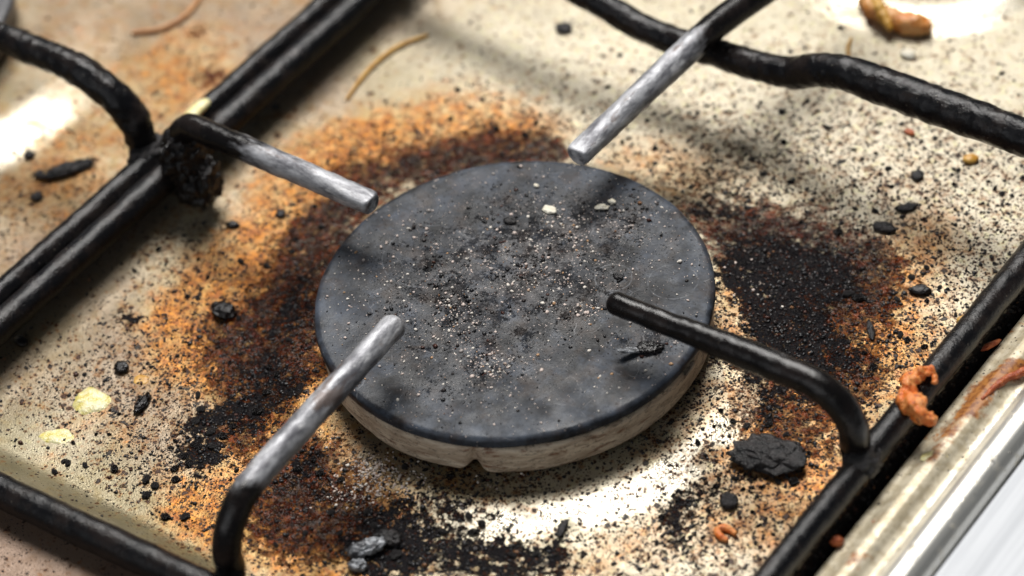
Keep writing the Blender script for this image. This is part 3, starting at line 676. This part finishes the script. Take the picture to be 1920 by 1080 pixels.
grate2 = empty('pan_support_grate', (0, 0, 0))
tag(grate2, 'second pan support pressed against the first, one crusted black arm curving over the left plate', 'pan support')
XU = -8.87
tube('frame_rod', [(XU, -9, 1.0, .25), (XU, -4, 1.0, .25), (XU, 0, 1.0, .25), (XU, 5, 1.0, .25), (XU, 12, 1.0, .25), (XU, 18, 1.0, .25)], M_ROD, grate2, 28, rough=.02, rsc=3, seed=21)
tube('arm', [(-14.3, -.30, 2.72, .25), (-12.8, -.28, 2.72, .27), (-11.4, -.25, 2.70, .30), (-10.4, -.22, 2.58, .33), (-9.65, -.2, 2.25, .33), (-9.28, -.18, 1.75, .32), (-9.18, -.18, 1.3, .31), (-9.1, -.2, .9, .30)], M_ROD, grate2, 36, rough=.03, rsc=5, seed=22, lump=.08, step=.045)
chunk('burnt_crust', (-8.98, -.25, 1.1), (.30, .5, .24), M_CARBON, grate2, 7, 4, .3, 2.6, floor=False)

# ------------------------------------------------------------------ notable debris, each its own thing
def on_plate(px, py, dz=0): 
    p = at(px, py, 0)
    for _ in range(3): p = at(px, py, hz(p[0], p[1])+dz)
    return p
def bit(name, px, py, size, mat, label, cat, seed, z=None, **k):
    p = on_plate(px, py) if z is None else at(px, py, z)
    o = chunk(name, p, size, mat, None, seed, **k); return tag(o, label, cat)
bit('carbon_chunk', 1440, 862, (.62, .40, .15), M_CARBON, 'largest matt black carbon chunk, crumbling, below the right arm near the right rod', 'carbon chunk', 31, sub=5, amp=.50, sc=1.5, rot=.35)
bit('carbon_chunk', 1367, 943, (.19, .16, .09), M_CARBON, 'small faceted grey-black chunk on the pale plate below the largest chunk', 'carbon chunk', 32, sub=3, amp=.25, rot=-.7)
bit('carbon_chunk', 1720, 332, (.13, .13, .07), M_CARBON, 'dark blue-black crumb on the pale plate below the thick part of the rear rod', 'carbon chunk', 33, sub=3, amp=.3)
bit('carbon_chunk', 1058, 56, (.20, .17, .08), M_CARBON, 'angular black flake alone on pale steel, left of the rear arm', 'carbon chunk', 34, sub=2, amp=.35)
bit('carbon_chunk', 1700, 392, (.22, .10, .06), M_CARBON, 'elongated black crumb on the pale plate right of the maroon stain', 'carbon chunk', 35, sub=3, amp=.3, rot=.8)
bit('carbon_chunk', 1658, 430, (.22, .14, .08), M_CARBON, 'blue-black crumb at the right tip of the maroon stain', 'carbon chunk', 36, sub=3, amp=.3, rot=.1)
bit('carbon_chunk', 1725, 548, (.22, .12, .08), M_CARBONG, 'glossy black pebble beside a smaller flake, left of the right rod', 'carbon chunk', 37, sub=3, amp=.3, rot=.5)
bit('carbon_chunk', 1633, 622, (.26, .07, .05), M_CARBON, 'thin curved black sliver right of the big soot stain', 'carbon flake', 38, sub=3, amp=.2, rot=-.9)
bit('carbon_chunk', 420, 588, (.26, .20, .12), M_CARBONG, 'shiny black tar lump in the amber stain left of the burner', 'tar lump', 39, sub=4, amp=.4, sc=2)
bit('carbon_chunk', 40, 643, (.16, .12, .07), M_CARBONG, 'black lump on pinkish steel at the left edge', 'carbon chunk', 40, sub=3, amp=.4)
bit('carbon_chunk', 228, 692, (.16, .14, .09), M_CARBONG, 'glossy black bead right of the yellow fat drop', 'tar lump', 41, sub=3, amp=.4)
bit('carbon_chunk', 268, 760, (.10, .26, .07), M_CARBONG, 'ragged glossy black strip below right of the yellow fat drop', 'tar lump', 42, sub=4, amp=.5, sc=2.4, rot=.2)
bit('carbon_chunk', 128, 322, (.16, .52, .10), M_CARBON, 'long charred black scrap on the tan plate left of the double rods', 'charred scrap', 43, sub=4, amp=.45, sc=2.6, rot=-.6)
bit('carbon_chunk', 75, 330, (.10, .12, .07), M_CARBON, 'small black crumb at the left end of the long charred scrap', 'carbon chunk', 44, sub=3, amp=.35)
bit('carbon_chunk', 56, 293, (.12, .12, .07), M_CARBON, 'blurred black crumb above the long charred scrap', 'carbon chunk', 45, sub=3, amp=.35)
bit('carbon_chunk', 70, 372, (.13, .12, .07), M_CARBON, 'round black crumb below the long charred scrap', 'carbon chunk', 46, sub=3, amp=.35)
bit('carbon_chunk', 527, 403, (.11, .10, .06), M_CARBON, 'lone black crumb on amber steel under the left arm', 'carbon chunk', 47, sub=3, amp=.3)
bit('carbon_chunk', 437, 424, (.15, .09, .06), M_CARBONG, 'black crumb with a rusty tail on yellowish steel below the left arm', 'carbon chunk', 48, sub=3, amp=.3, rot=.3)
bit('carbon_chunk', 517, 203, (.11, .10, .05), M_CARBON, 'blurred black crumb just right of the double rods', 'carbon chunk', 49, sub=3, amp=.3)
bit('ash_flake', 690, 1035, (.34, .17, .12), M_SILVER, 'crumpled silvery ash flake in the soot band at the bottom', 'ash flake', 51, sub=4, amp=.45, sc=2.4, rot=.95)
bit('ash_flake', 672, 1066, (.17, .13, .10), M_SILVER, 'smaller pale ash flake cut by the bottom edge, under the crumpled one', 'ash flake', 52, sub=4, amp=.45, sc=2.4, rot=.4)
bit('ash_flake', 730, 1015, (.24, .16, .10), M_CARBON, 'dark grey crumpled flake leaning on the silvery one', 'ash flake', 53, sub=4, amp=.45, sc=2.4, rot=.2)
bit('carbon_chunk', 1055, 992, (.07, .22, .05), M_CARBON, 'grey-black curled crumb on the blown-out bright band', 'carbon flake', 54, sub=3, amp=.4, rot=.3)
bit('food_crumb', 1820, 302, (.16, .12, .08), M_STRAW, 'orange-tan crumb on pale steel under the rear rod at right', 'food crumb', 61, sub=3, amp=.2, rot=.8)
bit('food_crumb', 1706, 250, (.12, .08, .05), M_RED, 'red-brown crumb just below the rear rod', 'food crumb', 62, sub=3, amp=.2)
bit('food_crumb', 1806, 606, (.13, .08, .10), M_STRAW, 'small orange crumb tucked against the right rod', 'food crumb', 63, sub=3, amp=.2, rot=.8)
bit('food_crumb', 1702, 105, (.17, .13, .07), M_CREAM, 'pale yellow crumb on clean steel behind the rear rod', 'food crumb', 64, sub=3, amp=.25)
bit('food_crumb', 1640, 1042-60, (.05, .05, .04), M_RED, 'tiny red crumb in the shadow of the right rod', 'food crumb', 65, sub=2, amp=.25, z=.5)
bit('food_crumb', 1570, 1020, (.12, .09, .09), M_RED, 'dull red crumb in the gap between right rod and steel trim', 'food crumb', 66, sub=3, amp=.35, z=.48, rot=.7)
bit('food_crumb', 1858, 650, (.22, .06, .06), M_RED, 'thin bright red sliver beside the right rod near the right edge', 'food crumb', 67, sub=3, amp=.3, z=.5, rot=1.2)
bit('onion_flake', 1752, 858, (.25, .13, .04), M_YEL, 'pale yellow pointed onion flake lying on the steel trim', 'onion flake', 68, sub=3, amp=.15, z=.58, rot=.75)
bit('onion_flake', 368, 213, (.16, .42, .10), M_YEL, 'cream-yellow scrap perched on the rods above the left arm bend', 'food scrap', 69, sub=3, amp=.15, z=1.25, rot=0)
bit('ash_flake', 1030, 395, (.15, .10, .035), M_CREAM, 'rounded cream flake on the burner cap, left of the cream crumbly cluster', 'ash flake', 71, z=ZT, sub=3, amp=.35)
bit('ash_flake', 1128, 391, (.14, .07, .05), M_CREAM, 'crumbly cream cluster on the upper right of the burner cap', 'ash flake', 72, z=ZT, sub=3, amp=.5, rot=.6)
bit('ash_flake', 1148, 380, (.08, .06, .04), M_CREAM, 'small cream crumb touching the crumbly cluster on the cap', 'ash flake', 73, z=ZT, sub=3, amp=.4)
bit('ash_flake', 1006, 350, (.06, .04, .03), M_CREAM, 'tiny cream speck near the top of the burner cap', 'ash flake', 74, z=ZT, sub=2, amp=.4)
bit('carbon_chunk', 957, 416, (.13, .10, .05), M_CARBON, 'black crumb on the cap left of the rounded cream flake', 'carbon chunk', 75, z=ZT, sub=3, amp=.35)
bit('carbon_flake', 1185, 662, (.27, .08, .03), M_SILVER, 'curled grey flake on the burner cap below the right arm', 'ash flake', 76, z=ZT+.02, sub=4, amp=.4, rot=.85, tilt=.3)
bit('carbon_chunk', 1218, 655, (.24, .14, .07), M_CARBONG, 'black tar smear on the cap in the shade of the right arm', 'tar lump', 77, z=ZT, sub=4, amp=.5, rot=.5)
bit('carbon_chunk', 1160, 520, (.10, .07, .04), M_CARBON, 'black crumb on the cap just above the right arm tip', 'carbon chunk', 78, z=ZT, sub=3, amp=.5)

def drop(px, py, rx, ry, h, rot, label, seed, mat=M_FAT):
    p = on_plate(px, py); V = []; F = []; n = 48; m = 10
    for j in range(m+1):
        t = j/m
        for k in range(n):
            a = 2*math.pi*k/n; e = 1+.28*mnoise.noise(Vector((math.cos(a)*1.3+seed, math.sin(a)*1.3, 0)))
            r_ = max(t, .01)*e; xx = rx*r_*math.cos(a); yy = ry*r_*math.sin(a)
            X_ = xx*math.cos(rot)-yy*math.sin(rot); Y_ = xx*math.sin(rot)+yy*math.cos(rot)
            hh = h*(1-t**3)*(.75+.6*mnoise.noise(Vector((xx*5, yy*5, seed))))
            V.append((X_, Y_, hh+hz(p[0]+X_, p[1]+Y_)-hz(p[0], p[1])-.004+.008*(t < 1)))
    for j in range(m):
        for k in range(n): k2 = (k+1) % n; F.append((j*n+k, (j+1)*n+k, (j+1)*n+k2, j*n+k2))
    return tag(mesh_obj('fat_drop', V, np.array(F), mat, None, True, None, (p[0], p[1], hz(p[0], p[1]))), label, 'fat drop')
drop(170, 752, .38, .33, .10, .3, 'shiny pale yellow hardened fat drop, the brightest on the lower left plate', 1)
drop(106, 818, .32, .20, .035, .5, 'thin blurred cream fat smear below the shiny yellow drop', 2)
drop(265, 712, .17, .13, .02, .4, 'small amber-yellow fat spot right of the shiny yellow drop', 3, M_STRAW)

def strand(name, pts, r_, mat, label, cat, z=.05, seed=0, plate=True, rough=.01, nseg=14, lump=0.):
    P = []
    for i, q in enumerate(pts):
        px, py = q[0], q[1]; rr_ = q[2] if len(q) > 2 else r_
        zz = q[3] if len(q) > 3 else z
        p = on_plate(px, py, zz) if plate else at(px, py, zz)
        P.append((*p, rr_))
    c = P[0]; P = [(a-c[0], b-c[1], d-c[2], e) for a, b, d, e in P]
    o = tube(name, P, mat, None, nseg, step=.03, rough=rough, rsc=6, seed=seed, lump=lump, loc=c[:3])
    return tag(o, label, cat)
strand('dried_strand', [(650, 186, .025), (668, 160, .04), (700, 122, .05), (745, 88, .05), (800, 66, .035)], .04, M_STRAW, 'curved golden dried strand on the plate above the burner', 'dried strand', seed=1)
strand('dried_strand', [(250, 62, .05), (300, 55, .06), (345, 32, .06), (372, 0, .06), (385, -25, .05)], .05, M_RUSTST, 'blurred orange strand at the top edge between the rods and left burner', 'dried strand', seed=2)
strand('dried_strand', [(1592, 110, .03), (1590, 90, .04), (1596, 72, .03)], .04, M_STRAW, 'short amber fibre standing just behind the rear rod', 'dried strand', seed=3)
strand('peel_curl', [(1362, 1012, .05), (1350, 1005, .07), (1345, 993, .06), (1362, 990, .07), (1378, 1000, .05)], .06, M_ORANGE, 'small bright orange curl on the pale plate at the bottom right', 'food curl', z=.06, seed=4, rough=.02)
strand('onion_skin', [(1622, -15, .14), (1632, 14, .20), (1660, 26, .20), (1690, 42, .23), (1718, 46, .24), (1738, 50, .15)], .1, M_GOLDPEEL, 'burnt orange food scrap lying over the rim of the rear burner recess', 'food scrap', z=.14, seed=5, rough=.05)
strand('onion_skin', [(1640, -6, .10), (1650, 20, .14), (1668, 52, .08)], .1, M_STRAW, 'golden onion strip lying over the burnt orange scrap', 'onion strip', z=.26, seed=6, rough=.05)
# the twisted orange scrap hooked over the right rod
strand('twisted_peel', [(1753, 716, .06, 1.22), (1750, 698, .09, 1.30), (1730, 698, .11, 1.32), (1709, 715, .12, 1.26), (1700, 738, .14, 1.20), (1702, 752, .20, 1.20), (1716, 760, .21, 1.26), (1728, 774, .16, 1.26), (1740, 784, .13, 1.2), (1752, 788, .07, 1.15)],
       .1, M_ORANGE, 'twisted shrivelled orange food scrap hooked over the right rod', 'food scrap', seed=7, plate=False, rough=.10, nseg=36, lump=.13)
strand('red_smear_scrap', [(1842, 748, .03), (1868, 724, .06), (1895, 706, .07), (1935, 690, .08)], .05, M_RED, 'stringy red-brown scrap lying across the steel trim at the right edge', 'food scrap', z=.66, seed=8, plate=False, rough=.05)

# ------------------------------------------------------------------ counted crumbs: shared shapes, one object each
random.seed(4)
protos = []
for k in range(7):
    o = chunk('carbon_crumb', (0, 0, -.0), (1, .8+.05*k-.1, .55), M_CARBON if k % 2 else M_CARBONG, None, 80+k, sub=3, amp=.38, sc=1.5, floor=False)
    protos.append(o)
used = [False]*7
def crumb(px, py, s, z=None):
    k = random.randrange(7)
    p = on_plate(px, py) if z is None else at(px, py, z)
    o = protos[k] if not used[k] else protos[k].copy()
    if used[k]: COL.objects.link(o)
    used[k] = True
    o.location = Vector((p[0], p[1], p[2]+s*.3))*S; o.scale = (s, s*random.uniform(.7, 1), s*random.uniform(.7, 1)); o.rotation_euler = (0, 0, random.uniform(0, 6.28))
    tag(o, 'one of many small loose black carbon crumbs scattered over the hob plate', 'carbon crumb', 'loose carbon crumbs on the plate')
listed = [(1380,900,.08),(1395,915,.06),(1500,885,.07),(1490,905,.09),(1460,905,.08),(1515,850,.06),(1400,800,.08),(1440,800,.09),(1475,815,.07),(1370,850,.07),(1520,870,.05),(1430,915,.06),(160,700,.05),(140,830,.05),(95,785,.05),(205,770,.04),(310,968,.10),(350,970,.10),(128,870,.09),(160,876,.08),(216,882,.09),(100,885,.07),(272,900,.10),(290,910,.09),(330,900,.08),(272,932,.08),(290,752,.05),(226,775,.05),(183,812,.05),(205,815,.06),
 (330,825,.06),(350,820,.06),(320,838,.05),(360,835,.07),(118,865,.06),(250,510,.06),(300,470,.07),(120,500,.05),(370,490,.06),(345,440,.05),(360,452,.04),(390,340,.04),(275,345,.05),
 (1404,98,.07),(1160,106,.07),(1218,126,.07),(1245,130,.06),(860,170,.07),(1140,165,.06),(1325,55,.07),(1578,55,.06),(1510,92,.06),(1880,140,.06),(1870,120,.05),(1515,193,.08),(1465,210,.08),(1550,240,.09),(1470,270,.08),(1340,205,.05),(1325,202,.06),(1340,218,.05),
 (1600,280,.06),(1650,230,.05),(1640,290,.05),(1665,318,.07),(1670,350,.06),(1865,353,.07),(1850,340,.05),(1880,365,.06),(1790,348,.05),(1735,375,.05),(1640,395,.08),(1605,390,.06),(1645,360,.06),(1480,345,.08),(1430,325,.09),(1410,300,.07),(1570,438,.09),(1500,420,.06),
 (1710,520,.07),(1735,568,.06),(1740,500,.06),(1760,540,.06),(1790,590,.06),(1680,560,.07),(1690,630,.08),(1700,640,.08),(1735,648,.07),(1765,470,.05),(1820,455,.05),(1610,560,.14),(1590,555,.12),(1640,690,.09),(1590,640,.07),(1620,665,.06),(1400,620,.05),
 (1350,770,.06),(1375,790,.06),(1340,800,.05),(1310,830,.05),(1360,1050,.05),(1420,1020,.06),(1330,960,.07),(1345,915,.07),(1240,970,.07),(1270,940,.06),(1450,1000,.05),(1500,1010,.06),(1545,1010,.05),(1410,960,.05),(1230,1020,.06),(1430,1070,.06),
 (850,830,.0),(760,875,.08),(800,880,.07),(790,905,.05),(890,1000,.10),(830,1000,.10),(905,985,.09),(880,970,.08),(740,1040,.12),(800,1030,.1),(960,1040,.09),(1005,1040,.09),(700,985,.08),(690,960,.06),(640,1000,.07),(620,960,.07),(570,1000,.06),(520,1020,.06),
 (560,880,.10),(590,860,.09),(600,890,.08),(640,900,.07),(545,840,.08),(500,740,.09),(480,770,.10),(460,745,.08),(520,700,.08),(505,690,.07),(540,640,.07),(430,680,.07),(455,665,.06),(385,655,.05),(400,690,.05),(370,740,.09),(380,770,.09),(365,790,.1),(395,810,.1),(420,820,.09),(375,840,.1),(350,870,.1),(330,880,.09),(345,855,.09),(440,800,.08),(400,840,.1),
 (870,240,.0),(762,230,.0),(905,190,.06),(1005,232,.07),(1010,215,.06),(1060,240,.04),(1225,210,.06),(1230,280,.06),(1165,265,.05),(1100,228,.04),(930,245,.08),(985,255,.08),(845,225,.07),(720,250,.05),(655,290,.05),(700,235,.05),(600,360,.06),(590,390,.07),(560,400,.06),(600,430,.08),(555,450,.08),(550,470,.07),(500,500,.08),(450,490,.07),(390,520,.08),(370,560,.07),(350,555,.07),(480,610,.07),(450,600,.08)]
for a in listed:
    if a[2] > 0: crumb(a[0]+random.uniform(-3, 3), a[1]+random.uniform(-3, 3), a[2]*random.uniform(.8, 1.1))

# ------------------------------------------------------------------ uncountable grit
rng = np.random.default_rng(7)
t_ = (1+5**.5)/2
ICO = np.array([(-1,t_,0),(1,t_,0),(-1,-t_,0),(1,-t_,0),(0,-1,t_),(0,1,t_),(0,-1,-t_),(0,1,-t_),(t_,0,-1),(t_,0,1),(-t_,0,-1),(-t_,0,1)])/math.hypot(1, t_)
ICOF = np.array([(0,11,5),(0,5,1),(0,1,7),(0,7,10),(0,10,11),(1,5,9),(5,11,4),(11,10,2),(10,7,6),(7,1,8),(3,9,4),(3,4,2),(3,2,6),(3,6,8),(3,8,9),(4,9,5),(2,4,11),(6,2,10),(8,6,7),(9,8,1)])
def grit(name, P, sz, mat, label, cat, flatz=.6):
    n = len(P)
    V = ICO[None]*(1+rng.uniform(-.35, .35, (n, 12, 1)))
    V = V*np.stack([sz, sz*rng.uniform(.55, 1, n), sz*rng.uniform(.4, flatz+.2, n)], 1)[:, None, :]
    a = rng.uniform(0, 6.28, n); c, s = np.cos(a)[:, None], np.sin(a)[:, None]
    V = np.stack([V[..., 0]*c-V[..., 1]*s, V[..., 0]*s+V[..., 1]*c, V[..., 2]], -1)+P[:, None, :]
    V[..., 2] += (sz*.25)[:, None]
    F = (ICOF[None]+12*np.arange(n)[:, None, None]).reshape(-1, 3)
    tone = np.repeat(rng.uniform(0, 1, n), 12)
    return tag(mesh_obj(name, V.reshape(-1, 3), F, mat, None, False, {'tone': tone}), label, cat, kind='stuff')
N = 80000
xx = rng.uniform(-16, 8.1, N); yy = rng.uniform(-8.3, 15, N)
aa = attrs_at(xx, yy)
rad = np.hypot(xx, yy)
prob = np.clip(.42*aa['speck']**1.5+.5*aa['soot']+.12*aa['rust'], 0, 1)*.9+.012
prob *= (rad > 3.35)*(.35+1.3*(fbm(xx, yy, 1.8, 77)))
k = rng.uniform(0, 1, N) < prob
xx, yy = xx[k], yy[k]; so = aa['soot'][k]
P = np.stack([xx, yy, plate_z(xx, yy)], 1)
sz = .014+.022*rng.uniform(0, 1, len(xx))**2+.020*so*rng.uniform(0, 1, len(xx))+.03*rng.uniform(0, 1, len(xx))**9
grit('soot_grit', P, sz, M_GRIT, 'fine loose black and brown soot grit strewn over the steel plate', 'soot grit', .7)
print('grit', len(xx))
# on the cap
N = 26000
a = rng.uniform(0, 6.283, N); r_ = 3.6*np.sqrt(rng.uniform(0, 1, N)); xx = r_*np.cos(a); yy = r_*np.sin(a)
cc = core_at(xx, yy)
k = rng.uniform(0, 1, N) < (cc**1.6*.75*sstep(.38, .66, fbm(xx, yy, 2.2, 5))+.010)
P = np.stack([xx[k], yy[k], np.full(k.sum(), ZT)], 1)
n_ = k.sum(); sz = .007+.014*rng.uniform(0, 1, n_)**2+.042*rng.uniform(0, 1, n_)**10
grit('soot_grit', P, sz, M_GRIT, 'black soot grains clustered across the middle of the burner cap', 'soot grit', .7)
ASH = [(1085,548,.35,1),(1060,560,.4,.8),(1100,590,.2,.7),(1110,565,.3,.7),(900,665,.35,.8),(970,690,.35,.7),(860,610,.4,.6),(1000,510,.6,.4),(1060,450,.7,.45),(900,500,1,.25),(1150,460,.7,.35),(1240,400,.4,.3),(760,680,.5,.25),(930,700,.5,.4),(850,600,.4,.5),(730,550,.4,.35),(790,430,.5,.15)]
N = 24000
a = rng.uniform(0, 6.283, N); r_ = 3.68*np.sqrt(rng.uniform(0, 1, N)); xx = r_*np.cos(a); yy = r_*np.sin(a)
cc = core_at(xx, yy, ASH)
k = rng.uniform(0, 1, N) < (cc**1.1*.9*sstep(.3, .6, fbm(xx, yy, 3, 15))+.035)
P = np.stack([xx[k], yy[k], np.full(k.sum(), ZT)], 1); n_ = k.sum()
sz = .007+.014*rng.uniform(0, 1, n_)**2+.034*rng.uniform(0, 1, n_)**7
grit('ash_grit', P, sz, M_ASHG, 'pinkish white ash grains sprinkled on the burner cap', 'ash grit', .6)
# pale ash on the plate front left
pts = []
for px, py, rr_, cnt in [(700,905,.45,150),(680,880,.3,60),(725,890,.3,60),(780,905,.35,40),(625,838,.15,12),(900,920,.6,30),(1430,540,.5,25),(1380,490,.4,14),(640,930,.4,30),(1340,600,.3,10)]:
    p = at(px, py, .1); q = rng.normal(0, rr_*.55, (cnt, 2)); pts += [(p[0]+u_, p[1]+v_) for u_, v_ in q]
pts = np.array(pts); pts = pts[np.hypot(pts[:, 0], pts[:, 1]) > 3.4]
P = np.stack([pts[:, 0], pts[:, 1], plate_z(pts[:, 0], pts[:, 1])], 1); n_ = len(P)
grit('ash_grit', P, .010+.03*rng.uniform(0, 1, n_)**2.5, M_ASHG, 'cream ash grains on the steel plate in front of the burner', 'ash grit', .6)
